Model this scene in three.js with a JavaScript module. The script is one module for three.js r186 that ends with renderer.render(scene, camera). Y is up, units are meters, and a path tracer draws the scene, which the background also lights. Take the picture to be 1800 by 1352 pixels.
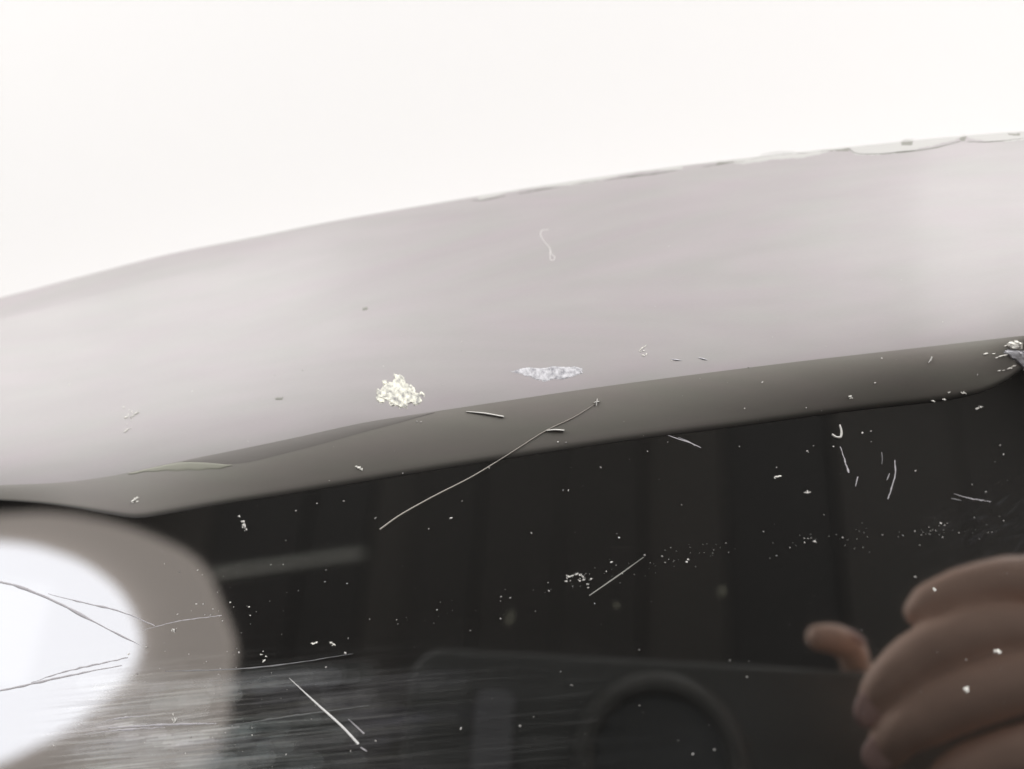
import * as THREE from 'three';
import { MarchingCubes } from 'three/addons/objects/MarchingCubes.js';
import { mergeGeometries } from 'three/addons/utils/BufferGeometryUtils.js';
import { ImprovedNoise } from 'three/addons/math/ImprovedNoise.js';
import { RectAreaLightUniformsLib } from 'three/addons/lights/RectAreaLightUniformsLib.js';
import { RoundedBoxGeometry } from 'three/addons/geometries/RoundedBoxGeometry.js';

// ------------------------------------------------------------------ camera, lights, exposure
const V = (x, y, z) => new THREE.Vector3(x, y, z);
const scene = new THREE.Scene();
scene.background = new THREE.Color().setRGB(0.006, 0.006, 0.006);
const W = 1800, H = 1352, FPX = 1500, EYE = V(0, 0.1, 0);         // the eye is 10 cm above the black face (y = 0)
const camera = new THREE.PerspectiveCamera(2 * Math.atan(H / 2 / FPX) * 180 / Math.PI, W / H, 0.004, 20);
{ // straight down lies low and right of the middle of the frame: the camera leans away from the reader
  const down = V(250, -654, -FPX).normalize(), yc = down.clone().negate();
  const zc = V(0, 1, 0).addScaledVector(yc, -yc.y).normalize().negate(), xc = new THREE.Vector3().crossVectors(yc, zc);
  const m = new THREE.Matrix4().set(xc.x, xc.y, xc.z, 0, yc.x, yc.y, yc.z, 0, zc.x, zc.y, zc.z, 0, 0, 0, 0, 1);
  camera.quaternion.setFromRotationMatrix(m); camera.position.copy(EYE);
}
camera.focus = 0.104; camera.userData.fStop = 12;
camera.updateMatrixWorld(); scene.add(camera);
const renderer = new THREE.WebGLRenderer({ antialias: true });
renderer.toneMapping = THREE.LinearToneMapping; renderer.toneMappingExposure = 1;
renderer.shadowMap.enabled = true;
RectAreaLightUniformsLib.init();
const KEYS = [[-0.98, 1.0], [0.88, 1.62]].map(([x, w]) => ({ at: V(x, 0.80, -0.86), aim: V(0, 0.03, 0), w, h: 0.78, glow: 9.4, color: [1, 0.985, 0.97] }));
const BRIGHT_GLOW = 4.9;
for (const K of KEYS) { const l = new THREE.RectAreaLight(new THREE.Color().setRGB(...K.color), K.glow, K.w, K.h); l.position.copy(K.at); l.lookAt(K.aim); scene.add(l); }  // added lights with no source in view, for hand and rim

// ------------------------------------------------------------------ helpers
let seed = 7;
const rnd = () => { seed = (seed + 0x6D2B79F5) | 0; let t = Math.imul(seed ^ (seed >>> 15), 1 | seed); t = (t + Math.imul(t ^ (t >>> 7), 61 | t)) ^ t; return ((t ^ (t >>> 14)) >>> 0) / 4294967296; };
const rr = (a, b) => a + (b - a) * rnd();
const noise = new ImprovedNoise();
const rgb = (r, g = r, b = r) => new THREE.Color().setRGB(r, g, b);
const mat = (o) => new THREE.MeshPhysicalMaterial({ side: THREE.DoubleSide, ...o });
const used = {};
const numbered = (n) => { const k = used[n] = (used[n] ?? -1) + 1; return k ? `${n}_${String(k).padStart(3, '0')}` : n; };
function shade(o) { o.castShadow = o.receiveShadow = true; return o; }
function part(name, geo, m, parent) { const o = shade(new THREE.Mesh(geo, m)); o.name = name; parent.add(o); return o; }
function tag(o, label, category, group, kind) { Object.assign(o.userData, { label }, category ? { category } : {}, group ? { group } : {}, kind ? { kind } : {}); return o; }
function single(name, geo, m, label, category, group, kind) { const o = part(numbered(name), geo, m, scene); return tag(o, label, category, group, kind); }
function thing(name, label, category, pos = V(0, 0, 0)) { const g = new THREE.Group(); g.name = numbered(name); g.position.copy(pos); scene.add(g); return tag(g, label, category); }
function struct(name, geo, m) { const o = part(name, geo, m, scene); o.userData.kind = 'structure'; return o; }

// a place on a sketch of the photograph -> a point on the horizontal plane y
function ray(px, py) { return V(px - W / 2, -(py - H / 2), -FPX).normalize().applyQuaternion(camera.quaternion); }
function at(px, py, y = 0) { const d = ray(px, py); return EYE.clone().addScaledVector(d, (y - EYE.y) / d.y); }
// where the thing stands, at height y, that is mirrored in the face there
function mirrored(px, py, y) { const p = at(px, py, -y); p.y = y; return p; }
function curve(pts) { // monotone-ish smooth curve y(x) through points, extended past both ends
  const n = pts.length, sl = pts.map((p, i) => { const a = pts[Math.max(0, i - 1)], b = pts[Math.min(n - 1, i + 1)]; return (b[1] - a[1]) / (b[0] - a[0]); });
  return (x) => {
    if (x <= pts[0][0]) return pts[0][1] + sl[0] * (x - pts[0][0]);
    if (x >= pts[n - 1][0]) return pts[n - 1][1] + sl[n - 1] * (x - pts[n - 1][0]);
    let i = 0; while (x > pts[i + 1][0]) i++;
    const h = pts[i + 1][0] - pts[i][0], t = (x - pts[i][0]) / h, t2 = t * t, t3 = t2 * t;
    return (2 * t3 - 3 * t2 + 1) * pts[i][1] + (t3 - 2 * t2 + t) * h * sl[i] + (-2 * t3 + 3 * t2) * pts[i + 1][1] + (t3 - t2) * h * sl[i + 1];
  };
}
const smooth = (a, b, x) => { const t = Math.min(1, Math.max(0, (x - a) / (b - a))); return t * t * (3 - 2 * t); };
const lerp = (a, b, t) => a + (b - a) * t;

// ------------------------------------------------------------------ the panel: outline and cross-section
const outerEdge = curve([[-300, 590], [0, 523], [150, 484], [300, 446], [450, 416], [600, 386], [750, 360], [900, 335], [1050, 312], [1200, 291], [1350, 274], [1500, 258], [1650, 243], [1800, 231], [2100, 212]]);
const innerEdge = curve([[-300, 868], [0, 853], [110, 848], [200, 836], [260, 823], [330, 808], [420, 790], [520, 769], [640, 743], [760, 724], [900, 703], [1050, 681], [1200, 661], [1400, 636], [1600, 613], [1800, 590], [2100, 556]]);
const faceEdge = curve([[-300, 868], [0, 880], [70, 885], [130, 893], [190, 904], [240, 911], [300, 903], [400, 886], [520, 868], [700, 838], [900, 806], [1100, 776], [1300, 750], [1500, 723], [1650, 706], [1720, 692], [1765, 672], [1800, 648], [1900, 600], [2100, 570]]);
const stripSlope = (px) => lerp(lerp(0.12, 0.36, smooth(60, 620, px)), 0.56, smooth(1000, 1750, px));   // the strip stands steeper towards the right
const stripTop = (px) => Math.max(0.0004, lerp(faceEdge(Math.min(px, 1650)) - innerEdge(Math.min(px, 1650)), 88, smooth(1600, 1760, px)) * 0.0000667 * stripSlope(px));
const foot = (t) => 1 - Math.pow(1 - t, 1.5);                          // steepest at the foot
function rimHeight(px, s) {           // s from 0 at the inner edge to 1 at the silhouette
  const y0 = stripTop(px);
  const rise = 0.00062 * (1 - Math.exp(-s * 8));                        // a small roll at the joint, then ever more outward slope
  const fall = -0.0066 * Math.pow(s, 1.55);
  const ridge = 0.0007 * (1 - smooth(300, 650, px)) * Math.min(0, 0.84 - s) / 0.16; // the outer corner is a little sharper on the left
  return y0 + rise + fall + ridge * 1.6;
}
const rimW = (s) => 1 - Math.pow(1 - s, 1.2);       // share of the way seen between the edges
const rimS = (w) => 1 - Math.pow(1 - w, 1 / 1.2);
function heightAt(px, py) {
  const a = outerEdge(px), b = innerEdge(px), c = faceEdge(px);
  if (py >= c) return 0;
  if (py >= b) return stripTop(px) * foot((c - py) / Math.max(1, c - b));
  if (py >= a) return rimHeight(px, rimS((b - py) / (b - a)));
  return -0.02;
}
function surf(px, py, lift = 0) {     // the point of the panel seen there, and lifted off it along its normal
  const f = (x, y) => at(x, y, heightAt(x, y));
  const p = f(px, py);
  if (!lift) return p;
  const n = f(px + 1.5, py).sub(f(px - 1.5, py)).cross(f(px, py - 1.5).sub(f(px, py + 1.5))).normalize();
  if (n.y < 0) n.negate();
  return p.addScaledVector(n, lift);
}
function gridGeo(nu, nv, f, uv) {
  const pos = [], t = [], idx = [];
  for (let i = 0; i <= nu; i++) for (let j = 0; j <= nv; j++) { const p = f(i / nu, j / nv); pos.push(p.x, p.y, p.z); const q = uv ? uv(p, i / nu, j / nv) : [p.x, p.z]; t.push(q[0], q[1]); }
  for (let i = 0; i < nu; i++) for (let j = 0; j < nv; j++) { const a = i * (nv + 1) + j, b = a + nv + 1; idx.push(a, b, a + 1, b, b + 1, a + 1); }
  const g = new THREE.BufferGeometry();
  g.setAttribute('position', new THREE.Float32BufferAttribute(pos, 3)); g.setAttribute('uv', new THREE.Float32BufferAttribute(t, 2)); g.setIndex(idx);
  g.computeVertexNormals();
  if (g.attributes.normal.getY(Math.floor(g.attributes.normal.count / 2)) < 0) { for (let k = 0; k < idx.length; k += 3) [idx[k], idx[k + 1]] = [idx[k + 1], idx[k]]; g.setIndex(idx); g.computeVertexNormals(); }
  return g;
}
const X0 = -300, X1 = 2100;

// ------------------------------------------------------------------ computed textures
function dataTex(n, f, srgb = false) {
  const d = new Uint8Array(n * n * 4);
  for (let j = 0; j < n; j++) for (let i = 0; i < n; i++) { const c = f(i / n, j / n), k = (j * n + i) * 4; d[k] = c[0]; d[k + 1] = c[1]; d[k + 2] = c[2]; d[k + 3] = 255; }
  const t = new THREE.DataTexture(d, n, n); t.wrapS = t.wrapT = THREE.RepeatWrapping; t.magFilter = t.minFilter = THREE.LinearFilter; if (srgb) t.colorSpace = THREE.SRGBColorSpace; t.needsUpdate = true; return t;
}
// uv is in metres; the face map covers FX by FZ metres
const FX = 0.20, FZ = 0.10, FU = 2048, FV = 1024, FO = V(-0.125, 0, -0.06);
const fuv = (p) => [(p.x - FO.x) / FX, 1 - (p.z - FO.z) / FZ];
function faceCanvas(back, draw) {
  const c = document.createElement('canvas'); c.width = FU; c.height = FV; const g = c.getContext('2d');
  g.fillStyle = back; g.fillRect(0, 0, FU, FV);
  const P = (px, py) => { const p = at(px, py); return [(p.x - FO.x) / FX * FU, (p.z - FO.z) / FZ * FV]; };
  draw(g, P);
  const t = new THREE.CanvasTexture(c); t.magFilter = THREE.LinearFilter; return t;
}
function streaks(g, P, color, n, a0, a1, w0, w1) {   // polishing swirls: long, nearly parallel, thickest low on the left
  for (let k = 0; k < n; k++) {
    const cx = 130 + Math.pow(rnd(), 1.5) * 900, cy = 1085 + Math.pow(rnd(), 0.7) * 330, len = rr(40, 330), sl = -0.09 + rr(-0.05, 0.04);
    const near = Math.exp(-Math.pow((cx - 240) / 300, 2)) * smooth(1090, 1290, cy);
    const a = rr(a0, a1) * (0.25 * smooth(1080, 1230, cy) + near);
    const [x0, y0] = P(cx - len / 2, cy - sl * len / 2), [x1, y1] = P(cx, cy + rr(-1.5, 1.5)), [x2, y2] = P(cx + len / 2, cy + sl * len / 2);
    for (let m = 0; m < 3; m++) { g.strokeStyle = `rgba(${color},${a / 3})`; g.lineWidth = rr(w0, w1) * (1 - m * 0.28); g.beginPath(); g.moveTo(lerp(x0, x1, m * 0.25), lerp(y0, y1, m * 0.25)); g.quadraticCurveTo(x1, y1, lerp(x2, x1, m * 0.25), lerp(y2, y1, m * 0.25)); g.stroke(); }
  }
}
seed = 11;
const faceColor = faceCanvas('rgb(9,9,9)', (g, P) => {
  streaks(g, P, '164,164,161', 1250, 0.04, 0.26, 0.6, 2.6);
  // wiped film, broader, with scattered haze of the white reflection painted in
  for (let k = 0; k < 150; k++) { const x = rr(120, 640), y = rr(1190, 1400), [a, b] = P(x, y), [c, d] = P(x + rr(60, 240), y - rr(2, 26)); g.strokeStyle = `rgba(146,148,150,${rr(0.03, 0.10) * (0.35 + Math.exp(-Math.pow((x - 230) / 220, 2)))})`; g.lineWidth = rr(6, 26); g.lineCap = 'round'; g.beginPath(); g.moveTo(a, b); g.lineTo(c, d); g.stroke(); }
  for (let k = 0; k < 120; k++) { const x = rr(420, 1300), y = rr(1120, 1420), [a, b] = P(x, y), [c, d] = P(x + rr(80, 300), y - rr(0, 26)); g.strokeStyle = `rgba(120,124,116,${rr(0.004, 0.016)})`; g.lineWidth = rr(14, 60); g.beginPath(); g.moveTo(a, b); g.lineTo(c, d); g.stroke(); }  // broad faint strokes also paint in the paler mirrored haze low down
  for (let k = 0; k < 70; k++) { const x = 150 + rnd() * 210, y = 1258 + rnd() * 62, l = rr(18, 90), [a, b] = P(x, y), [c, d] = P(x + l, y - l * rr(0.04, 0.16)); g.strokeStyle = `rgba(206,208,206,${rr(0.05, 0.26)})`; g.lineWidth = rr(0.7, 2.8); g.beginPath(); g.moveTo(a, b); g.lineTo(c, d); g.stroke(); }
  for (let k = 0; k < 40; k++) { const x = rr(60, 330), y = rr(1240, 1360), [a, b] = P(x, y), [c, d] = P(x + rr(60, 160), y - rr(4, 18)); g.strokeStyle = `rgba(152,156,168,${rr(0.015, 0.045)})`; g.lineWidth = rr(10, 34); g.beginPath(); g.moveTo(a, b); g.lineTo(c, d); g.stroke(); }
  for (const [x, y, rx, ry] of [[897, 1086, 12, 17], [1084, 1064, 9, 8], [1270, 1040, 11, 13]]) for (let m = 0; m < 6; m++) { const [a, b] = P(x, y); g.fillStyle = 'rgba(140,134,122,0.045)'; g.beginPath(); g.ellipse(a + rr(-1, 1), b + rr(-1, 1), rx * 0.66 * (1.2 - m * 0.15), ry * 0.66 * (1.2 - m * 0.15), 0.3, 0, 7); g.fill(); }
  // hair-fine scuffs all over
  for (let k = 0; k < 260; k++) { const x = rr(300, 1800), y = rr(760, 1350), an = rr(-0.5, 0.25), l = rr(6, 46), [a, b] = P(x, y), [c, d] = P(x + l * Math.cos(an), y + l * Math.sin(an)); g.strokeStyle = `rgba(150,148,142,${rr(0.02, 0.09)})`; g.lineWidth = rr(0.5, 1.2); g.beginPath(); g.moveTo(a, b); g.lineTo(c, d); g.stroke(); }
  // small worn patch at the right edge of the frame
  for (let k = 0; k < 170; k++) { const x = 1800 - Math.pow(rnd(), 1.6) * 190, y = rr(880, 1000) + (1800 - x) * 0.1, l = rr(5, 34), [a, b] = P(x, y), [c, d] = P(x + l, y - l * rr(0.2, 0.9)); g.strokeStyle = `rgba(140,142,158,${rr(0.02, 0.1)})`; g.lineWidth = rr(0.6, 2); g.beginPath(); g.moveTo(a, b); g.lineTo(c, d); g.stroke(); }
});
faceColor.colorSpace = THREE.SRGBColorSpace;
seed = 12;
const faceRough = faceCanvas('rgb(9,9,9)', (g, P) => { streaks(g, P, '90,90,90', 420, 0.03, 0.16, 1, 4); });
const tintTex = dataTex(512, (u, v) => {
  const s = (x) => { const th = x * 2 * Math.PI; return [Math.cos(th), Math.sin(th)]; };
  const [a, b] = s(u), [c, d] = s(v);
  const n1 = noise.noise(a * 2.2 + 3, b * 2.2 + c * 1.6, d * 1.6) + 0.5 * noise.noise(a * 5 + 9, b * 5 + c * 4, d * 4), n2 = noise.noise(a * 3 + 20, b * 3 + c * 2, d * 2);
  const l = 243 + 5 * n1 + (Math.abs(Math.sin(u * 9173.3 + v * 12811.7) * 43758.5453) % 1 - 0.5) * 3.4;
  return [l + 3 * n2, l - 1.5 * n2, l + 2.4 * n2].map((x) => Math.max(0, Math.min(255, x)));
}, true);
tintTex.repeat.set(5, 40);

// ------------------------------------------------------------------ materials
const M = {
  face: mat({ color: rgb(1), map: faceColor, roughness: 1, roughnessMap: faceRough, ior: 2.333, clearcoat: 0.7, clearcoatRoughness: 0.02, metalness: 0 }),
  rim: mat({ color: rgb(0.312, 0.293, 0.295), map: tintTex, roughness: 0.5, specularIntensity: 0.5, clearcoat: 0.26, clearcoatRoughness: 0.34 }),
  bevel: mat({ color: rgb(0.178, 0.168, 0.152), map: tintTex, roughness: 0.4, vertexColors: true }),  // dark grey stands in for the rim mirrored in the face
  white: mat({ color: rgb(0.522, 0.516, 0.514), roughness: 0.75 }),
  chalk: mat({ color: rgb(0.60, 0.59, 0.55), roughness: 0.95 }),
  dust: mat({ color: rgb(0.42, 0.41, 0.39), roughness: 0.9 }),
  hair: mat({ color: rgb(0.3, 0.275, 0.25), roughness: 0.55 }),
  scratch: mat({ color: rgb(0.27, 0.26, 0.275), roughness: 0.7 }),
  scratchFaint: mat({ color: rgb(0.12, 0.12, 0.125), roughness: 0.6 }),
  seam: mat({ color: rgb(0.125, 0.116, 0.108), roughness: 0.6 }),
  glue: mat({ color: rgb(0.19, 0.19, 0.155), roughness: 0.6 }),
  chipEdge: mat({ color: rgb(0.13, 0.132, 0.115), roughness: 0.8 }),
  chipPale: mat({ color: rgb(0.345, 0.34, 0.33), roughness: 0.6 }),
  primerAndReflection: mat({ color: rgb(0.40, 0.40, 0.43), roughness: 0.85 }),
  darkSpot: mat({ color: rgb(0.19, 0.19, 0.17), roughness: 0.8 }),
  flaky: mat({ color: rgb(1), vertexColors: true, roughness: 0.95 }),
  skin: mat({ color: rgb(0.76, 0.52, 0.41), roughness: 0.6 }),
  nail: mat({ color: rgb(0.72, 0.48, 0.43), roughness: 0.35 }),
  phone: mat({ color: rgb(0.15, 0.155, 0.145), roughness: 0.5 }),
  phoneRing: mat({ color: rgb(0.165, 0.165, 0.152), roughness: 0.5 }),
  phonePill: mat({ color: rgb(0.3, 0.305, 0.315), roughness: 0.5 }),
  lens: mat({ color: rgb(0.145, 0.152, 0.15), roughness: 0.3 }),
  addedGlow: mat({ color: rgb(0.1), roughness: 0.6, emissive: rgb(0.955, 0.957, 1), emissiveIntensity: BRIGHT_GLOW }),
  addedSurround: mat({ color: rgb(0.25, 0.21, 0.18), roughness: 0.8, emissive: rgb(1.0, 0.90, 0.82), emissiveIntensity: 0.95 }),
  addedBar: mat({ color: rgb(0.45, 0.45, 0.4), roughness: 0.4, metalness: 0.3 }),
  addedDiffuser: mat({ color: rgb(0.8), roughness: 0.8, emissive: rgb(...KEYS[0].color), emissiveIntensity: 1.2 }),
  casing: mat({ color: rgb(0.05), roughness: 0.6 }),
};
const woods = [0.018, 0.026, 0.012, 0.028, 0.021].map((k) => mat({ color: rgb(k * 1.15, k, k * 0.8), roughness: 0.7 }));

// ------------------------------------------------------------------ setting: the white surface the panel lies on
{
  const g = new THREE.PlaneGeometry(2.4, 1.5, 60, 50); g.rotateX(-Math.PI / 2);
  const p = g.attributes.position; for (let i = 0; i < p.count; i++) p.setY(i, -0.0205 + 0.00004 * noise.noise(p.getX(i) * 9, 0, p.getZ(i) * 9));
  g.translate(0, 0, -0.69); g.computeVertexNormals();
  struct('white_surface', g, M.white);
}

// ------------------------------------------------------------------ the panel
const panel = thing('glossy_panel', 'glossy black panel with a rounded chipped grey rim lying on the white surface', 'panel');
const faceG = gridGeo(240, 40, (u, v) => { const px = lerp(X0, X1, u), a = at(px, faceEdge(px)), b = at(px, 1620); return a.lerp(b, v); }, fuv);
const face = part('face', faceG, M.face, panel); face.userData.label = 'scratched glossy black face mirroring a hand and a bright shape';
const reflectionStripG = gridGeo(240, 16, (u, v) => { const px = lerp(X0, X1, u); return surf(px, lerp(faceEdge(px), innerEdge(px), v * 0.9995 + 0.0002)); });
{ const n = reflectionStripG.attributes.position.count, c = new Float32Array(n * 3); for (let k = 0; k < n; k++) c.fill(lerp(0.06, 1, smooth(0, 2.6, k % 17)), k * 3, k * 3 + 3); reflectionStripG.setAttribute('color', new THREE.BufferAttribute(c, 3)); }  // foot fades to black, painting the soft border of that reflection
part('reflection_strip', reflectionStripG, M.bevel, panel).userData.label = 'narrow dark grey strip between face and rim, painted reflection of the rim';
const rimG = gridGeo(240, 76, (u, v) => {
  const px = lerp(X0, X1, u), a = outerEdge(px), b = innerEdge(px);
  if (v <= 0.75) { const s = v / 0.75; return at(px, lerp(b, a, rimW(s)), rimHeight(px, s)); }
  const t = (v - 0.75) / 0.25, end = at(px, a, rimHeight(px, 1)), d = ray(px, a); d.y = 0; d.normalize();   // out of sight: on down to the surface
  const y = lerp(end.y, -0.0205, t); return end.addScaledVector(d, 0.0028 * Math.sin(t * Math.PI / 2)).setY(y);
}, (p, u, v) => [u * 0.2, v * 0.04]);
const rim = part('rim', rimG, M.rim, panel); rim.userData.label = 'rounded pale grey rim with chips';
{ // body below the face, so that the panel has its thickness
  const g = new THREE.BoxGeometry(0.2, 0.018, 0.12); g.translate(-0.02, -0.0112, 0.05); part('body', g, M.casing, panel);
}

// flat marks that follow the panel: an outline on the sketch, laid on the surface with a thickness
function patch(outline, lift, rough = 0, step = 3, tone) {
  // grid the bounding box, keep cells inside, so that the mark follows the curved surface and has an uneven top
  const xs = outline.map((p) => p[0]), ys = outline.map((p) => p[1]), x0 = Math.min(...xs), x1 = Math.max(...xs), y0 = Math.min(...ys), y1 = Math.max(...ys);
  const inside = (x, y) => { let c = false; for (let i = 0, j = outline.length - 1; i < outline.length; j = i++) { const [xi, yi] = outline[i], [xj, yj] = outline[j]; if ((yi > y) !== (yj > y) && x < (xj - xi) * (y - yi) / (yj - yi) + xi) c = !c; } return c; };
  const nx = Math.max(2, Math.ceil((x1 - x0) / step)), ny = Math.max(2, Math.ceil((y1 - y0) / step)), pos = [], idx = [], id = new Map();
  const key = (i, j) => { const k = i * 4096 + j; if (!id.has(k)) { const x = x0 + (x1 - x0) * i / nx, y = y0 + (y1 - y0) * j / ny; const edge = !(inside(x - step, y) && inside(x + step, y) && inside(x, y - step) && inside(x, y + step)); const p = surf(x, y, edge ? 0.000012 : lift + rough * (0.4 + 0.9 * noise.noise(x * 0.13, y * 0.13, 1.7) + 0.25 * rnd())); id.set(k, pos.length / 3); pos.push(p.x, p.y, p.z); } return id.get(k); };
  for (let i = 0; i < nx; i++) for (let j = 0; j < ny; j++) if (inside(x0 + (x1 - x0) * (i + 0.5) / nx, y0 + (y1 - y0) * (j + 0.5) / ny)) { const a = key(i, j), b = key(i + 1, j), c = key(i + 1, j + 1), d = key(i, j + 1); idx.push(a, c, b, a, d, c); }
  const g = new THREE.BufferGeometry(); g.setAttribute('position', new THREE.Float32BufferAttribute(pos, 3)); g.setAttribute('uv', new THREE.Float32BufferAttribute(new Float32Array(pos.length / 3 * 2), 2)); g.setIndex(idx);
  const q = g.toNonIndexed(); q.computeVertexNormals();
  if (tone) { const n = q.attributes.position, c = []; for (let i = 0; i < n.count; i++) { const x = n.getX(i) * 3000, z = n.getZ(i) * 3000, w = Math.min(1, Math.max(0, 0.62 + 0.75 * noise.noise(x * 0.7, 0.3, z * 0.7) + 0.55 * noise.noise(x * 2.3, 5.3, z * 1.5))); for (let k = 0; k < 3; k++) c.push(lerp(tone[0][k], tone[1][k], w)); } q.setAttribute('color', new THREE.Float32BufferAttribute(c, 3)); }
  return q;
}
function jag(outline, amp, n = 4) { const out = []; for (let i = 0; i < outline.length; i++) { const a = outline[i], b = outline[(i + 1) % outline.length]; for (let k = 0; k < n; k++) { const t = k / n; out.push([lerp(a[0], b[0], t) + (k ? rr(-amp, amp) : 0), lerp(a[1], b[1], t) + (k ? rr(-amp, amp) : 0)]); } } return out; }
// fine line that follows the panel: half-round ribbon, width in sketch pixels at start, middle, end
function strand(pts, w, lift = 0.00003, seg = 24, wav = 0, flat = 0.8) {
  const c = new THREE.CatmullRomCurve3(pts.map((p) => V(p[0], p[1], 0))), pos = [], idx = [], S = 0.0000667;
  const P = [], N = Math.max(seg, 2); for (let i = 0; i <= N; i++) { const q = c.getPoint(i / N); P.push(surf(q.x + (wav ? rr(-wav, wav) : 0), q.y + (wav ? rr(-wav, wav) : 0), lift)); }
  const tube = new THREE.TubeGeometry(new THREE.CatmullRomCurve3(P), N * 2, 1, 5, false), tp = tube.attributes.position, cc = new THREE.CatmullRomCurve3(P);
  for (let i = 0; i <= N * 2; i++) { const o = cc.getPointAt(i / (N * 2)), t = i / (N * 2), r = S * 0.5 * (wav ? 0.6 + 1.1 * Math.abs(noise.noise(i * 0.17, pts[0][0] * 0.37, pts[0][1] * 0.41)) : 1) * (t < 0.5 ? lerp(w[0], w[1], t * 2) : lerp(w[1], w[2], t * 2 - 1)); for (let j = 0; j <= 5; j++) { const k = i * 6 + j; tp.setXYZ(k, o.x + (tp.getX(k) - o.x) * r, o.y + (tp.getY(k) - o.y) * r * flat, o.z + (tp.getZ(k) - o.z) * r); } }
  tube.computeVertexNormals(); return tube;
}
function fleck(px, py, r, ang = 0, long = 1.4, lift = 0) { r *= 0.74; // a crumb: an uneven little solid sitting on the panel
  const g = new THREE.IcosahedronGeometry(1, 1), p = g.attributes.position, s = 0.0000667, o = rnd() * 99;
  for (let i = 0; i < p.count; i++) { const k = 0.5 + 1.15 * Math.abs(noise.noise(p.getX(i) * 1.7 + o, p.getY(i) * 1.7, p.getZ(i) * 1.7 + o)) ; p.setXYZ(i, p.getX(i) * k * long, p.getY(i) * k * 0.4, p.getZ(i) * k / Math.sqrt(long)); }
  g.scale(r * s, r * s, r * s); g.rotateY(-ang); const q = surf(px, py); g.translate(q.x, q.y + r * s * 0.25 + lift, q.z); g.computeVertexNormals(); return g;
}

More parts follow.
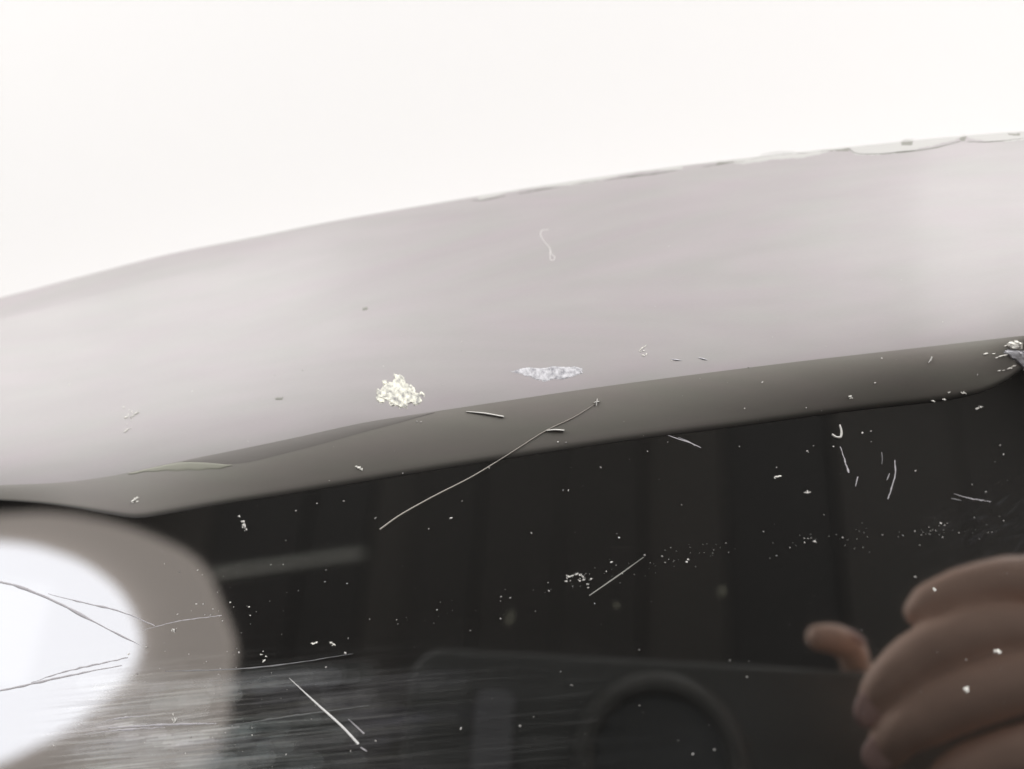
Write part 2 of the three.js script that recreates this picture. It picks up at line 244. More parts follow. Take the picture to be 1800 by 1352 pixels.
// --- marks of the rim
seed = 21;
const SM = 0.00006;
{
  // the white chipped-through spot: jagged, built up of ragged scales
  const o = [[660, 688], [672, 680], [676, 668], [690, 672], [693, 655], [704, 657], [712, 668], [722, 676], [730, 686], [746, 692], [742, 705], [726, 710], [716, 716], [702, 719], [690, 714], [684, 706], [662, 704]];
  const spot = part('paint_chip', patch(jag(o, 5, 4), 0.00004, 0.00007, 1.1, [[0.22, 0.217, 0.22], [0.72, 0.71, 0.62]]), M.flaky, rim); spot.userData.label = 'largest white ragged chip, left of the middle of the rim';
  const sc = []; for (let k = 0; k < 9; k++) sc.push(fleck(rr(676, 728), rr(676, 712), rr(1.5, 4), rr(0, 3), rr(1.2, 3), 0.00003)); for (let k = 0; k < 6; k++) sc.push(fleck(rr(664, 684), rr(688, 702), rr(1.5, 3.5), rr(0, 3), 1.6, 0.00008));
  part('scale', mergeGeometries(sc), M.chalk, spot).userData.kind = 'stuff';
  const o2 = [[896, 652], [930, 646], [1000, 645], [1024, 647], [1023, 657], [1000, 664], [960, 670], [944, 668], [920, 659]];
  part('paint_chip', patch(jag(o2, 1.6, 5), 0.000025, 0.00004, 1.1, [[0.22, 0.218, 0.235], [0.50, 0.495, 0.52]]), M.flaky, rim).userData.label = 'long wedge shaped pale grey chip in the middle of the rim';
  const cl = (list, label) => { const g = mergeGeometries(list.map(([x, y, r, a, l]) => fleck(x, y, r, a, l ?? 1.8))); part('paint_chip', g, M.chalk, rim).userData.label = label; };
  cl([[217, 716, 2.6, 0.5], [227, 721, 1.8, 0], [232, 724, 2.2, 1], [233, 732, 4.2, -0.6, 2.2], [240, 727, 4.4, -0.6, 2.4], [222, 734, 4.6, -0.5], [231, 738, 2.4, 0.4], [222, 757, 4.4, -0.7, 2.2], [229, 753, 2, -0.5], [223, 746, 1.6, 0], [226, 729, 2, 0.8]], 'small cluster of white chips near the left end of the rim');
  cl([[1128, 613, 3.2, -0.7, 2.2], [1134, 609, 2.6, -0.8, 2.2], [1126, 618, 2.4, 0.2, 2], [1132, 617, 2.4, 0.6], [1131, 625, 3.2, 0.3], [1136, 623, 2.4, -1, 2]], 'tiny pair of white chips right of the middle of the rim');
  // pale worn edge on the right with its dark broken border
  const band = (name, x0, x1, up, lo, m, lift, nv = 5, nu = 90) => part(name, gridGeo(nu, nv, (u, v) => { const x = lerp(x0, x1, u), y = lerp(up(x), lo(x), v); return surf(x, y, v > 0.99 || v < 0.01 ? 0.00001 : lift); }), m, rim);
  const chip = (x0, x1, th) => { const wob = (x) => 0.6 * Math.sin(x / 5.3) + 0.5 * Math.sin(x / 2.1 + 1); return band('edge_chip', x0, x1, (x) => outerEdge(x) + 0.8, (x) => outerEdge(x) + Math.max(1.2, th(x) + wob(x)), M.chipPale, 0.000025); };
  chip(1494, 1692, (x) => 19 * Math.pow(Math.max(0, Math.sin(Math.PI * Math.pow(Math.min(1, (x - 1494) / 200), 0.55))), 0.6)).userData.label = 'longest pale chip on the outer edge at the right';
  chip(1700, 1830, (x) => 16 * Math.pow(Math.max(0, Math.sin(Math.PI * Math.min(0.8, (x - 1698) / 160))), 0.6)).userData.label = 'pale chip on the outer edge at the right end';
  chip(1240, 1488, (x) => 3 + 7 * Math.sin((x - 1240) / 250 * Math.PI) + 1.6 * Math.sin(x / 17)).userData.label = 'thin pale chip on the outer edge';
  chip(840, 1200, (x) => 5 + 3 * Math.sin(x / 31)).userData.label = 'thin pale wear along the middle of the outer edge';
  const line = (pts, w) => part('crack', strand(pts, w.map((x) => x * 1.35), 0.00003, 18, 0.4, 0.08), M.chipEdge, rim);
  line([[830, 353], [850, 352], [888, 344]], [0.6, 2.6, 1]); line([[910, 341], [950, 334], [980, 329]], [0.6, 2.4, 0.8]); line([[1006, 325], [1030, 321], [1052, 318]], [0.6, 2, 0.6]); line([[1062, 318], [1100, 312], [1150, 306], [1190, 299]], [0.5, 2.4, 0.8]);
  line([[1235, 294], [1280, 287], [1310, 284]], [0.6, 2, 1]); line([[1320, 281], [1360, 270], [1420, 270]], [0.6, 1.8, 0.6]); line([[1494, 262], [1500, 268], [1525, 271], [1570, 269], [1640, 261], [1688, 249]], [2, 2.2, 1]); line([[1700, 249], [1730, 250], [1770, 247], [1800, 243]], [1, 1.8, 0.8]);
  const dark = (pts) => part('dark_spot', patch(jag(pts, 0.8, 3), 0.000035, 0, 1.2), M.darkSpot, rim);
  dark([[1584, 249], [1606, 247], [1604, 257], [1582, 257]]); dark([[1687, 240], [1699, 239], [1696, 248], [1688, 247]]); dark([[1770, 234], [1795, 233], [1794, 240], [1772, 239]]); dark([[1370, 272.5], [1492, 260], [1492, 266], [1460, 266]]); dark([[1258, 285.5], [1292, 281], [1288, 286], [1262, 289]]);
  dark([[636, 542], [646, 540], [646, 545], [637, 546]]); dark([[483, 700], [498, 698], [496, 703], [484, 703]]);
  // seam opening between reflection strip and rim with a smear of filler
  const gapLow = curve([[318, 812], [360, 814], [400, 816], [435, 813], [470, 805], [560, 782], [650, 757], [700, 744], [770, 724]]);
  panel.add(Object.assign(band('seam_gap', 322, 764, (x) => innerEdge(x) + 0.4, (x) => Math.max(innerEdge(x) + 1, gapLow(x)), M.seam, 0.00003, 4, 120), {}));
  const fillUp = curve([[225, 832], [262, 823], [330, 812], [410, 818]]), fillLow = curve([[225, 834], [270, 829], [330, 827], [375, 825], [410, 819]]);
  panel.add(band('filler_smear', 226, 409, (x) => Math.max(innerEdge(x) + 1, fillUp(x)), (x) => fillLow(x) + 0.8 * Math.sin(x / 6), M.glue, 0.00005, 6, 80));
}
// --- chips and scratches of the face and reflection strip
{
  const o = [[1770, 606], [1776, 600], [1790, 599], [1797, 604], [1796, 614], [1780, 616]], o2 = [[1762, 618], [1775, 614], [1800, 616], [1830, 632], [1830, 668], [1800, 650], [1786, 634], [1776, 628]];
  part('paint_chip', patch(jag(o, 1.5, 3), 0.0001, 0.00014, 2.2), M.chalk, panel).userData.label = 'rounded cream chip at the right end of the grey strip';
  part('paint_chip', patch(jag(o2, 1.5, 3), 0.00008, 0.0001, 2.2), M.primerAndReflection, panel).userData.label = 'bluish grey painted reflection of the cream chip at the right end of the grey strip';  // reflection of the cream chip, painted as a patch of its own
  const sl = [[1733, 622, 3], [1747, 622, 2], [1752, 629, 2.2], [1760, 626, 3], [1768, 624, 3.4], [1756, 652, 2.6], [1774, 648, 4.4], [1781, 644, 3.6], [1764, 651, 2], [1768, 608, 2]].map(([x, y, r]) => fleck(x, y, r, -0.25, 2.4));
  part('splinter', mergeGeometries(sl), M.chalk, panel);
  const S = (pts, w, m = M.scratch, wav = 0) => part('scratch', strand(pts, w.map((x) => x * 0.78), 0.000004, 26, wav, 0.12), m, face);
  S([[508, 1192], [560, 1240], [600, 1276], [630, 1308]], [0.8, 4.2, 5], mat({ color: rgb(0.5, 0.5, 0.49), roughness: 0.7 })).userData.label = 'bright straight diagonal scratch low on the face'; S([[634, 1314], [645, 1321]], [2, 3, 1.4]); S([[612, 1264], [640, 1290]], [0.8, 2.4, 3]);
  S([[-20, 1018], [40, 1034], [110, 1064], [180, 1101], [246, 1134]], [7, 7.4, 2], M.scratch, 0.5); S([[84, 1044], [140, 1058], [214, 1076], [272, 1100]], [2, 5, 3], M.scratch, 0.4); S([[250, 1108], [310, 1093], [390, 1082]], [1.2, 2.2, 2], M.scratch, 0.4);
  S([[-20, 1218], [40, 1206], [130, 1186], [215, 1170]], [5.5, 6.5, 2.6], M.scratch, 0.6); S([[55, 1200], [110, 1182], [170, 1168], [225, 1156]], [2, 4.6, 2.4], M.scratch, 0.6);
  S([[290, 1180], [400, 1177], [500, 1168], [620, 1149]], [1.5, 3.6, 0.5], M.scratchFaint, 0.4); S([[400, 1276], [520, 1258], [650, 1240]], [2, 5, 0.8], mat({ color: rgb(0.06, 0.062, 0.062), roughness: 0.6 }), 0.4); S([[190, 1280], [290, 1274], [380, 1272]], [3, 6, 2], M.scratch, 0.6);
  S([[175, 1270], [215, 1262], [265, 1258]], [1, 4, 1], M.scratch, 0.8); S([[150, 1289], [215, 1283], [290, 1279]], [1, 5, 1], M.scratch, 0.8);
  S([[1036, 1047], [1085, 1013], [1132, 979]], [2, 2.6, 1], mat({ color: rgb(0.2, 0.195, 0.18), roughness: 0.6 })); S([[1477, 785], [1484, 806], [1492, 831]], [1.6, 2.6, 4], M.scratch, 0.6); S([[1508, 838], [1506, 846], [1504, 855]], [2.2, 2, 1]);
  S([[1573, 809], [1574, 832], [1568, 856], [1561, 878]], [2.4, 3, 2.4], M.scratch, 0.4); S([[1564, 832], [1559, 844]], [1, 2, 1]); S([[1550, 795], [1551, 808], [1550, 816]], [1.6, 1.6, 1], M.scratchFaint); S([[1676, 868], [1705, 876], [1742, 882]], [1, 2.6, 1.2], M.scratch, 0.8); S([[1672, 876], [1690, 880]], [1, 2, 1], M.scratchFaint);
  S([[1174, 765], [1190, 771], [1212, 778], [1232, 787]], [1.4, 2.6, 1.6]); S([[1192, 769], [1210, 776], [1222, 784]], [0.8, 1.6, 1]);
  for (const [a, b] of [[[1180, 632], [1198, 634]], [[1228, 629], [1243, 633]]]) part('scratch', strand([a, b], [1, 3, 1], 0.00002, 8), M.primerAndReflection, rim);
}

// ------------------------------------------------------------------ loose things lying on the panel
seed = 31;
single('hair_strand', strand([[668, 931], [700, 908], [760, 874], [830, 838], [900, 795], [960, 757], [1010, 733], [1048, 709]], [3.3, 2.3, 1.1], 0.00004, 40), M.hair, 'long thin curved hair lying across the grey strip and the black face', 'hair');
single('fibre', strand([[820, 724], [850, 727], [886, 733]], [1.6, 4, 3.4], 0.00008, 12), M.dust, 'short pale fibre beside the joint of rim and grey strip, left of the hair', 'fibre');
single('fibre', strand([[961, 757], [976, 756], [992, 757]], [2.6, 4, 3.4], 0.00012, 10), M.dust, 'short straight pale fibre crossing the long hair', 'fibre');
single('fibre', strand([[964, 404], [953, 405], [950, 412], [956, 424], [966, 436], [969, 446], [975, 452], [973, 457], [968, 457], [967, 448], [967, 438]], [2.4, 2.2, 2.0], 0.00001, 40, 0, 0.2), mat({ color: rgb(0.44, 0.42, 0.415), roughness: 0.8 }), 'curled white fibre with a loop lying high on the grey rim', 'fibre');
single('fibre', strand([[1462, 764], [1470, 769], [1477, 769], [1479, 760], [1476, 747]], [4, 4, 3], 0.00008, 24), M.dust, 'hook shaped pale fibre on the black face just below the grey strip', 'fibre');
single('fibre', strand([[1638, 627], [1635, 634], [1632, 638]], [2.6, 3.4, 2], 0.00008, 8), M.dust, 'short upright pale fibre on the grey strip at the right', 'fibre');
single('lint_cross', mergeGeometries([strand([[1044, 708], [1054, 706]], [2, 3, 2], 0.0001, 6), strand([[1050, 701], [1048, 713]], [2, 3, 2], 0.00012, 6)]), M.dust, 'tiny cross shaped lint at the upper end of the hair', 'lint');
const flake = (list, m, label) => single('flake', mergeGeometries(list.flatMap(([x, y, r, a, l]) => {   // a crumb and the splinters round it
  const o = [fleck(x, y, r * 0.95, a, (l ?? 1.8) * 0.85)];
  for (let k = 0; k < 4; k++) o.push(fleck(x + rr(-1, 1) * r * 1.2, y + rr(-1, 1) * r * 0.8, r * rr(0.25, 0.6), rr(-1.5, 1.5), rr(1, 2.2)));
  return o; })), m, label, 'flake');
flake([[236, 879, 5.4, -0.7, 1.8], [240, 876, 3.6, -0.7, 2]], M.chalk, 'white flake on the grey strip at its left end');
flake([[630, 822, 4.4, 0.2, 2], [636, 825, 3, 0.3, 1.4], [626, 820, 2.4, 0.2, 1.6]], M.chalk, 'white flake on the grey strip below the largest chip');
flake([[430, 924, 5, 1.2, 1.8], [428, 917, 3.6, 1.1, 1.6], [421, 908, 2.4, 0.8, 2.2], [433, 931, 3, 1, 1.4]], M.dust, 'elongated grey flake on the black face below the grey strip, above the white reflection');
flake([[1000, 1014, 3.4, 0, 1.6], [1006, 1012, 3, -0.2, 2], [1013, 1010, 2.8, -0.4, 1.6], [1019, 1011, 3, 0, 1.2], [1025, 1014, 3, 0.9, 1.6], [1026, 1019, 2.6, 1.4, 1.4], [1019, 1021, 2.4, 0, 1.4], [1032, 1027, 2.2, 0, 1], [996, 1022, 2.4, -0.4, 1.6], [1039, 1018, 2.8, -0.3, 1.3], [1034, 1033, 1.8, 0, 1]], M.dust, 'crumbly cluster of white dust in the middle of the black face');
flake([[1754, 1145, 4.8, 0, 1.2], [1757, 1146, 3.4, 0, 1.2]], M.chalk, 'white speck over the upper mirrored fingers');
flake([[1698, 1211, 4.6, 0.8, 1.2], [1701, 1214, 3.4, 0, 1.2]], M.chalk, 'white speck over the lower mirrored fingers');
flake([[1641, 1035, 2.8, 0.9, 1.2], [1644, 1038, 2.2, 0.9, 1.2]], M.chalk, 'small white speck over the topmost mirrored finger');
flake([[1366, 838, 3.4, -0.1, 2.2], [1371, 837, 2.2, 0, 1.6]], M.chalk, 'flat white speck on the face left of the long scratches');
flake([[1494, 697, 3.6, -0.4, 1.8]], M.chalk, 'white speck on the grey strip right of its middle');
flake([[1418, 866, 3.4, 0, 2.4], [1424, 865, 2, 0, 1.4]], M.dust, 'flat white speck on the face below the other flat speck');
flake([[1640, 705, 3.4, 0, 1.8], [1659, 702, 3.4, -0.2, 1.8], [1693, 691, 3.6, -0.3, 2.6], [1668, 690, 2.2, -0.4, 2]], M.chalk, 'row of white crumbs along the lower border of the grey strip at the right');
flake([[1718, 718, 3.4, -0.3, 2], [1724, 716, 3, 0, 1.2]], M.dust, 'grey crumb on the black face under the right end of the grey strip');
flake([[1432, 952, 2.6, 0, 1.8]], M.dust, 'crumb on the dust trail above the mirrored fingertip');
flake([[551, 1132, 3, -0.5, 2.2], [556, 1130, 2.4, 0, 1.6]], M.chalk, 'left one of two white crumbs right of the white reflection');
flake([[582, 1130, 2.6, 0.4, 1.8], [587, 1133, 2.6, 0.6, 1.8]], M.chalk, 'right one of two white crumbs right of the white reflection');
flake([[464, 1162, 2.6, -0.8, 2.4], [459, 1151, 1.8, 0, 1.2], [467, 1154, 1.6, 0, 1.2]], M.chalk, 'curled crumb on the bluish scratch right of the white reflection');
flake([[228, 1272, 0.1, 0, 1], [308, 1266, 4.4, 1.3, 1.8], [304, 1256, 2, 1, 2.2]], M.dust, 'pale crumb on the swirl scratches low in the left corner');
flake([[306, 1108, 4, 1, 1.5]], M.dust, 'pale crumb on the beige reflection');

seed = 41;
{ // fine dust: nobody could count it
  const d = [], toned = (g) => { const k = 0.12 + 0.5 * Math.pow(rnd(), 1.1), n = g.attributes.position.count; g.setAttribute('color', new THREE.Float32BufferAttribute(new Float32Array(n * 3).fill(k), 3)); return g; };
  const spot = (x, y, r, l = rr(1, 1.7), a = rr(-1.5, 0.9)) => d.push(toned(fleck(x, y, r, a, l)));
  // specks that stand out
  for (const [x, y, r] of [[793, 911, 3.2], [740, 742, 2.4], [733, 741, 2.2], [1056, 822, 2.8], [860, 823, 2.4], [708, 832, 2.2], [990, 862, 2.4], [999, 862, 2], [881, 1049, 2.4], [897, 1051, 2.2], [965, 1039, 3], [1005, 1205, 3], [914, 1276, 3], [810, 1281, 2.2], [1256, 1318, 2.4], [1088, 945, 2], [934, 937, 2], [520, 898, 2.4], [604, 881, 2.2], [660, 911, 2.4], [557, 885, 1.6], [571, 1023, 2.2], [573, 1002, 1.8], [610, 1026, 1.8], [880, 1088, 2.6], [1007, 1030, 1.6], [1075, 988, 2.4], [1133, 976, 2.4], [1164, 978, 2.2], [1207, 988, 2.8], [1417, 717, 2], [1538, 673, 2.2], [1340, 672, 2], [1316, 646, 2], [1550, 630, 2.4], [1718, 659, 2.4], [1309, 718, 1.8], [1758, 783, 2.8], [1764, 799, 1.8], [1465, 785, 1.8], [1419, 793, 2], [1430, 784, 1.6], [1300, 785, 1.6], [1516, 761, 2.4], [1531, 758, 2], [981, 777, 2], [995, 778, 2.4], [705, 590, 1.6], [811, 601, 1.8], [778, 677, 1.8], [1181, 634, 2], [122, 676, 2], [532, 651, 1.8], [483, 660, 1.6], [312, 1080, 2], [345, 1062, 2.4], [357, 1062, 2.4], [360, 1081, 2], [370, 1082, 2.4], [386, 1083, 1.8], [405, 1059, 2.2], [438, 1067, 2.2], [440, 1082, 1.8], [420, 1147, 2.4], [257, 1138, 2.8], [226, 1150, 2.6], [241, 1185, 2], [573, 1173, 2.4], [607, 1148, 2.8], [612, 1122, 2], [94, 1311, 2.2], [1733, 865, 2.4], [1709, 852, 1.6], [1654, 920, 2.4], [1634, 939, 2], [1609, 1014, 2], [1313, 1190, 1.8], [1218, 1326, 2]]) spot(x, y, r);
  // the trail of dust across the middle of the face
  const trail = curve([[620, 1110], [700, 1095], [760, 1075], [830, 1066], [900, 1052], [1000, 1028], [1100, 1000], [1200, 980], [1330, 958], [1440, 948], [1560, 938], [1760, 930]]);
  for (let k = 0; k < 190; k++) { const x = 640 + Math.pow(rnd(), 0.85) * 1130, c = Math.sin(x / 37) + Math.sin(x / 91 + 2); if (c < -0.5 && rnd() < 0.75) continue; spot(x, trail(x) + (rnd() + rnd() + rnd() - 1.5) * 22, 0.5 + 1.3 * Math.pow(rnd(), 3)); }
  for (let k = 0; k < 120; k++) { const x = rr(250, 1800), y = rr(770, 1350); if (y < faceEdge(x) + 4) continue; spot(x, y, 0.5 + 1.3 * Math.pow(rnd(), 3)); }
  for (let k = 0; k < 80; k++) spot(Math.min(1810, rr(240, 460) + (k % 3) * rr(0, 60)), rr(990, 1340), 0.6 + 1.2 * Math.pow(rnd(), 2));
  for (let k = 0; k < 55; k++) { const x = rr(40, 1800); spot(x, lerp(outerEdge(x) + 60, faceEdge(x) - 4, Math.pow(rnd(), 0.6)), 0.5 + 1.0 * Math.pow(rnd(), 3)); }
  const g = mergeGeometries(d);
  single('dust', g, mat({ color: rgb(1, 0.97, 0.93), vertexColors: true, roughness: 0.9 }), 'fine white dust specks scattered over face, strip and rim', 'dust', null, 'stuff');
}

// ------------------------------------------------------------------ what the face mirrors: hand, phone, bright shape, boards
function fieldMesh(bones, n, k, pad) {       // bones: [a, b, ra, rb, chain]; tapered capsules; the chains join by a smooth minimum
  const box = new THREE.Box3(); for (const [a, b, ra, rb] of bones) for (const [p, r] of [[a, ra + pad], [b, rb + pad]]) { box.expandByPoint(p.clone().addScalar(r)); box.expandByPoint(p.clone().addScalar(-r)); }
  const c = box.getCenter(V(0, 0, 0)), half = Math.max(...box.getSize(V(0, 0, 0)).toArray()) / 2, h = n / 2;
  const mc = new MarchingCubes(n, new THREE.MeshBasicMaterial(), false, false, 600000); mc.isolation = 0;
  const chains = {}, M0 = 0.009;
  for (const [a, b, ra, rb, ch] of bones) {
    const f = chains[ch] ??= new Float32Array(n * n * n).fill(1), R = Math.max(ra, rb) + M0;
    const lim = (v0, v1, cc) => [Math.max(0, Math.floor((Math.min(v0, v1) - R - cc) / half * h + h)), Math.min(n - 1, Math.ceil((Math.max(v0, v1) + R - cc) / half * h + h))];
    const [x0, x1] = lim(a.x, b.x, c.x), [y0, y1] = lim(a.y, b.y, c.y), [z0, z1] = lim(a.z, b.z, c.z), ex = b.x - a.x, ey = b.y - a.y, ez = b.z - a.z, L = ex * ex + ey * ey + ez * ez;
    for (let z = z0; z <= z1; z++) for (let y = y0; y <= y1; y++) for (let x = x0; x <= x1; x++) {
      const px = (x - h) / h * half + c.x - a.x, py = (y - h) / h * half + c.y - a.y, pz = (z - h) / h * half + c.z - a.z, t = Math.min(1, Math.max(0, (px * ex + py * ey + pz * ez) / L));
      const d = Math.hypot(px - ex * t, py - ey * t, pz - ez * t) - ra - (rb - ra) * t, i = x + y * n + z * n * n; if (d < f[i]) f[i] = d;
    }
  }
  for (let i = 0; i < n * n * n; i++) { let v = 1; for (const ch in chains) { const d = chains[ch][i], kk = ch === 'palm' || ch === 'thumb' ? 0.005 : k, q = Math.max(0, kk - Math.abs(d - v)) / kk; v = Math.min(d, v) - q * q * kk / 4; } { const x = i % n, y = Math.floor(i / n) % n, z = Math.floor(i / n / n); if (Math.abs(v) < 0.004) v += 0.00022 * noise.noise((x - h) / h * half * 240, (y - h) / h * half * 240, (z - h) / h * half * 240); } mc.field[i] = -v; }
  mc.update();
  const g = new THREE.BufferGeometry();
  g.setAttribute('position', new THREE.Float32BufferAttribute(mc.positionArray.slice(0, mc.count * 3), 3)); g.setAttribute('normal', new THREE.Float32BufferAttribute(mc.normalArray.slice(0, mc.count * 3), 3));
  g.scale(half, half, half); g.translate(c.x, c.y, c.z); return g;
}
{
  const U = 0.000121;                                             // metres per sketch pixel at the hand
  const chain = (pts, y, id) => { const q = pts.map(([px, py, r, dy = 0]) => ({ p: mirrored(px, py, y + dy), r: r * U * 0.94 })); 
    const line = new THREE.CatmullRomCurve3(q.map((o) => o.p), false, 'centripetal'), rad = new THREE.CatmullRomCurve3(q.map((o, i) => V(i, o.r, 0))), N = (q.length - 1) * 5, d = [];
    for (let i = 0; i < N; i++) d.push([line.getPoint(i / N), line.getPoint((i + 1) / N), rad.getPoint(i / N).y, rad.getPoint((i + 1) / N).y, id]);
    return d; };
  const bones = [
    ...chain([[1616, 1076, 26], [1640, 1058, 33], [1690, 1037, 37], [1755, 1021, 39], [1830, 1018, 41, 0.002], [1960, 1045, 50, 0.006], [2120, 1130, 64, 0.012]], 0.085, 'index'),
    ...chain([[1536, 1244, 28, 0.003], [1556, 1208, 35, 0.001], [1600, 1168, 42], [1665, 1130, 45, -0.001], [1745, 1108, 45], [1840, 1114, 48, 0.003], [1980, 1140, 52, 0.007], [2130, 1200, 64, 0.012]], 0.083, 'middle'),
    ...chain([[1552, 1326, 29, 0.003], [1576, 1294, 36, 0.001], [1628, 1258, 44], [1705, 1224, 47, -0.001], [1795, 1198, 48], [1900, 1196, 50, 0.004], [2020, 1225, 54, 0.008], [2130, 1270, 64, 0.012]], 0.082, 'ring'),
    ...chain([[1650, 1398, 30, 0.003], [1680, 1372, 38, 0.001], [1740, 1346, 42], [1820, 1322, 44], [1920, 1314, 46, 0.004], [2040, 1335, 50, 0.008], [2130, 1360, 54, 0.012]], 0.081, 'little'),
    ...chain([[2120, 1140, 80], [2280, 1200, 95]], 0.104, 'palm'), ...chain([[2130, 1240, 85], [2300, 1270, 100]], 0.104, 'palm'), ...chain([[2130, 1350, 80], [2300, 1350, 95]], 0.104, 'palm'),
    ...chain([[2290, 1270, 130], [2420, 1310, 135]], 0.106, 'palm'),
    ...chain([[1440, 1122, 25, -0.001], [1468, 1124, 29, 0], [1494, 1138, 28, 0.003], [1514, 1196, 30, 0.009], [1560, 1270, 38, 0.016], [1740, 1262, 48, 0.021], [1950, 1250, 60, 0.021], [2250, 1270, 80, 0.008]], 0.106, 'thumb'),
  ];
  const t = thing('hand', 'bare hand holding the dark phone, its fingers mirrored in the black face', 'hand', V(0, 0, 0));
  part('skin', fieldMesh(bones, 124, 0.0008, 0.004), M.skin, t);
  const n = new THREE.SphereGeometry(1, 16, 10); n.scale(0.0030, 0.0010, 0.0009); n.rotateY(-0.6); const q = mirrored(1501, 1118, 0.1056); n.translate(q.x, q.y, q.z); part('nail', n, M.nail, t);
  for (const [px, py, y, a] of [[1533, 1243, 0.0835, 0.95], [1549, 1322, 0.0825, 0.85]]) { const g = new THREE.SphereGeometry(1, 18, 12); g.scale(0.0042, 0.0011, 0.0030); g.rotateY(a); const q = mirrored(px, py, y); g.translate(q.x, q.y, q.z); part('nail', g, M.nail, t); }
}
{
  const y = 0.1045, a = mirrored(733, 1148, y), b = mirrored(1900, 1142, y), base = a.clone(), len = Math.abs(b.x - a.x), deep = 0.075, t = thing('phone', 'dark phone with a round camera ring held in the hand, mirrored faintly in the face', 'phone', base);
  const rrect = (w, h, r) => { const s = new THREE.Shape(); s.moveTo(r, 0); s.lineTo(w - r, 0); s.absarc(w - r, r, r, -Math.PI / 2, 0); s.lineTo(w, h - r); s.absarc(w - r, h - r, r, 0, Math.PI / 2); s.lineTo(r, h); s.absarc(r, h - r, r, Math.PI / 2, Math.PI); s.lineTo(0, r); s.absarc(r, r, r, Math.PI, 1.5 * Math.PI); return s; };
  const flat = (s, d, bev) => { const g = new THREE.ExtrudeGeometry(s, { depth: d, bevelEnabled: true, bevelSize: bev, bevelThickness: bev, bevelSegments: 3, curveSegments: 16 }); g.rotateX(Math.PI / 2); g.scale(1, -1, 1); g.computeVertexNormals(); return g; };
  const body = flat(rrect(len, deep, 0.007), 0.006, 0.001); part('body', body, M.phone, t);
  const edge = new THREE.Mesh(new THREE.TubeGeometry(new THREE.CatmullRomCurve3([V(0.0002, -0.0008, 0.006), V(0.0002, -0.0008, 0.04), V(0.0002, -0.0008, 0.07)]), 20, 0.0008, 8), M.phoneRing); edge.name = 'side_frame'; shade(edge); t.add(edge);
  const c = mirrored(1160, 1345, y).sub(base);
  const ring = new THREE.TorusGeometry(0.0165, 0.0026, 12, 64); ring.rotateX(Math.PI / 2); ring.translate(c.x, -0.0012, c.z); part('camera_ring', ring, M.phoneRing, t);
  const disc = new THREE.CylinderGeometry(0.0145, 0.0145, 0.0008, 48); disc.translate(c.x, -0.0014, c.z); part('camera_glass', disc, M.lens, t);
  const l = mirrored(842, 1214, y).sub(base), r = mirrored(905, 1214, y).sub(base), pill = flat(rrect(r.x - l.x, 0.034, 0.0022), 0.0004, 0.0003); pill.translate(l.x, -0.0016, l.z); part('camera_strip', pill, M.phonePill, t);
}
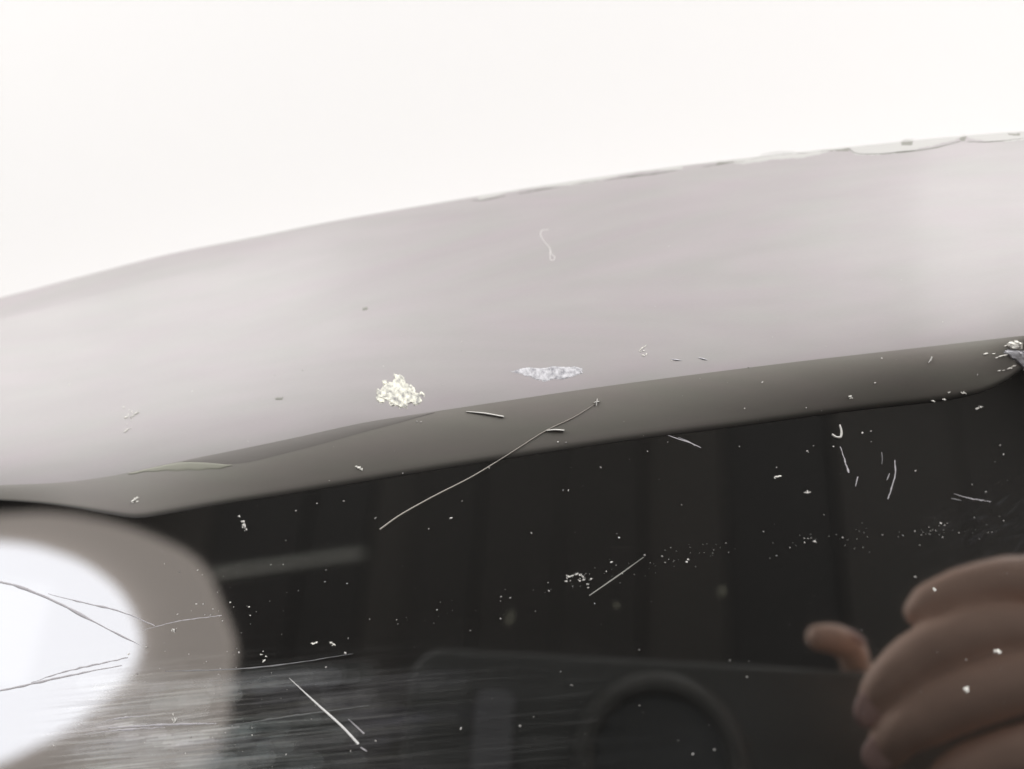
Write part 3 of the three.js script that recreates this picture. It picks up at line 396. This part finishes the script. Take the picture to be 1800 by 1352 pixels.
{ // added glowing shape for bright sky mirrored low left, with beige surround and bar
  const y = 0.9, Q = (px, py, yy = y) => mirrored(px, py, yy), base = Q(60, 1120), t = thing('added_bright_shape', 'added white glow in a wide beige surround, standing for bright sky mirrored low in the left corner', 'added_light', base);
  const ex = (pts, yy, d, hole) => { const f = (l) => l.map(([px, py]) => { const p = Q(px, py, yy).sub(base); return new THREE.Vector2(p.x, p.z); }); const s = new THREE.Shape(); s.splineThru ? null : null; const c = (l) => { const v = f(l); return new THREE.SplineCurve([...v, v[0]]).getPoints(120); }; s.setFromPoints(c(pts)); if (hole) s.holes.push(new THREE.Path(c(hole))); const g = new THREE.ExtrudeGeometry(s, { depth: d, bevelEnabled: true, bevelSize: 0.003, bevelThickness: 0.003, bevelSegments: 2 }); g.rotateX(Math.PI / 2); g.translate(0, yy - base.y + d, 0); return g; };
  const white = [[-160, 990], [-60, 962], [0, 958], [70, 968], [140, 995], [196, 1040], [224, 1090], [232, 1132], [215, 1180], [170, 1225], [110, 1275], [40, 1312], [-40, 1345], [-130, 1350], [-220, 1270], [-240, 1120]];
  const beige = [[-160, 930], [-60, 914], [20, 908], [80, 906], [150, 914], [230, 934], [310, 968], [352, 1005], [376, 1060], [396, 1110], [402, 1150], [392, 1210], [384, 1280], [360, 1330], [280, 1390], [120, 1450], [-60, 1460], [-240, 1440], [-330, 1290], [-320, 1080]];
  part('shade', ex(beige, y, 0.012), M.addedSurround, t); part('glass', ex(white, y - 0.02, 0.012), M.addedGlow, t);
  const p0 = Q(376, 1012, y + 0.004).sub(base), p1 = Q(640, 974, y + 0.03).sub(base); part('arm', new THREE.TubeGeometry(new THREE.LineCurve3(p0, p1), 4, 0.004, 10), M.addedBar, t);
  const li = new THREE.RectAreaLight(rgb(0.94, 0.95, 1), 0.35, 0.12, 0.12); li.position.copy(base).add(V(-0.03, -0.03, 0)); li.lookAt(li.position.clone().add(V(0, -1, 0))); scene.add(li);
}
{ // dark boards overhead
  const t = thing('board_ceiling', 'dark brown boards overhead, mirrored as faint upright stripes', 'boards', V(0, 1.35, 0));
  seed = 51;
  const xs = [-1.6, -1.3, -1.05, -0.80, -0.62, -0.50, -0.41, -0.30, -0.16, -0.02, 0.12, 0.3, 0.5, 0.75, 1.05, 1.4];
  for (let i = 0; i < xs.length - 1; i++) { const w = xs[i + 1] - xs[i] - 0.0015, g = new RoundedBoxGeometry(w, 0.02 + rr(0, 0.01), 2.2, 2, 0.003); g.translate(xs[i] + w / 2, rr(0, 0.012), -0.3); part('board', g, woods[(i * 3 + (i % 4)) % 5], t); }
}
KEYS.forEach((K, i) => { // added unseen soft lights in casings, split to shape the sheen on the rim
  const t = thing('added_light_panel', `added wide soft light panel out of view shining low across the white surface from the ${i ? 'right' : 'left'}`, 'added_light', K.at); t.lookAt(K.aim);
  const d = new RoundedBoxGeometry(K.w, K.h, 0.01, 2, 0.003); d.translate(0, 0, -0.012); part('diffuser', d, M.addedDiffuser, t);
  const c = new RoundedBoxGeometry(K.w + 0.04, K.h + 0.04, 0.05, 2, 0.008); c.translate(0, 0, -0.045); part('casing', c, M.casing, t);
});
renderer.render(scene, camera);
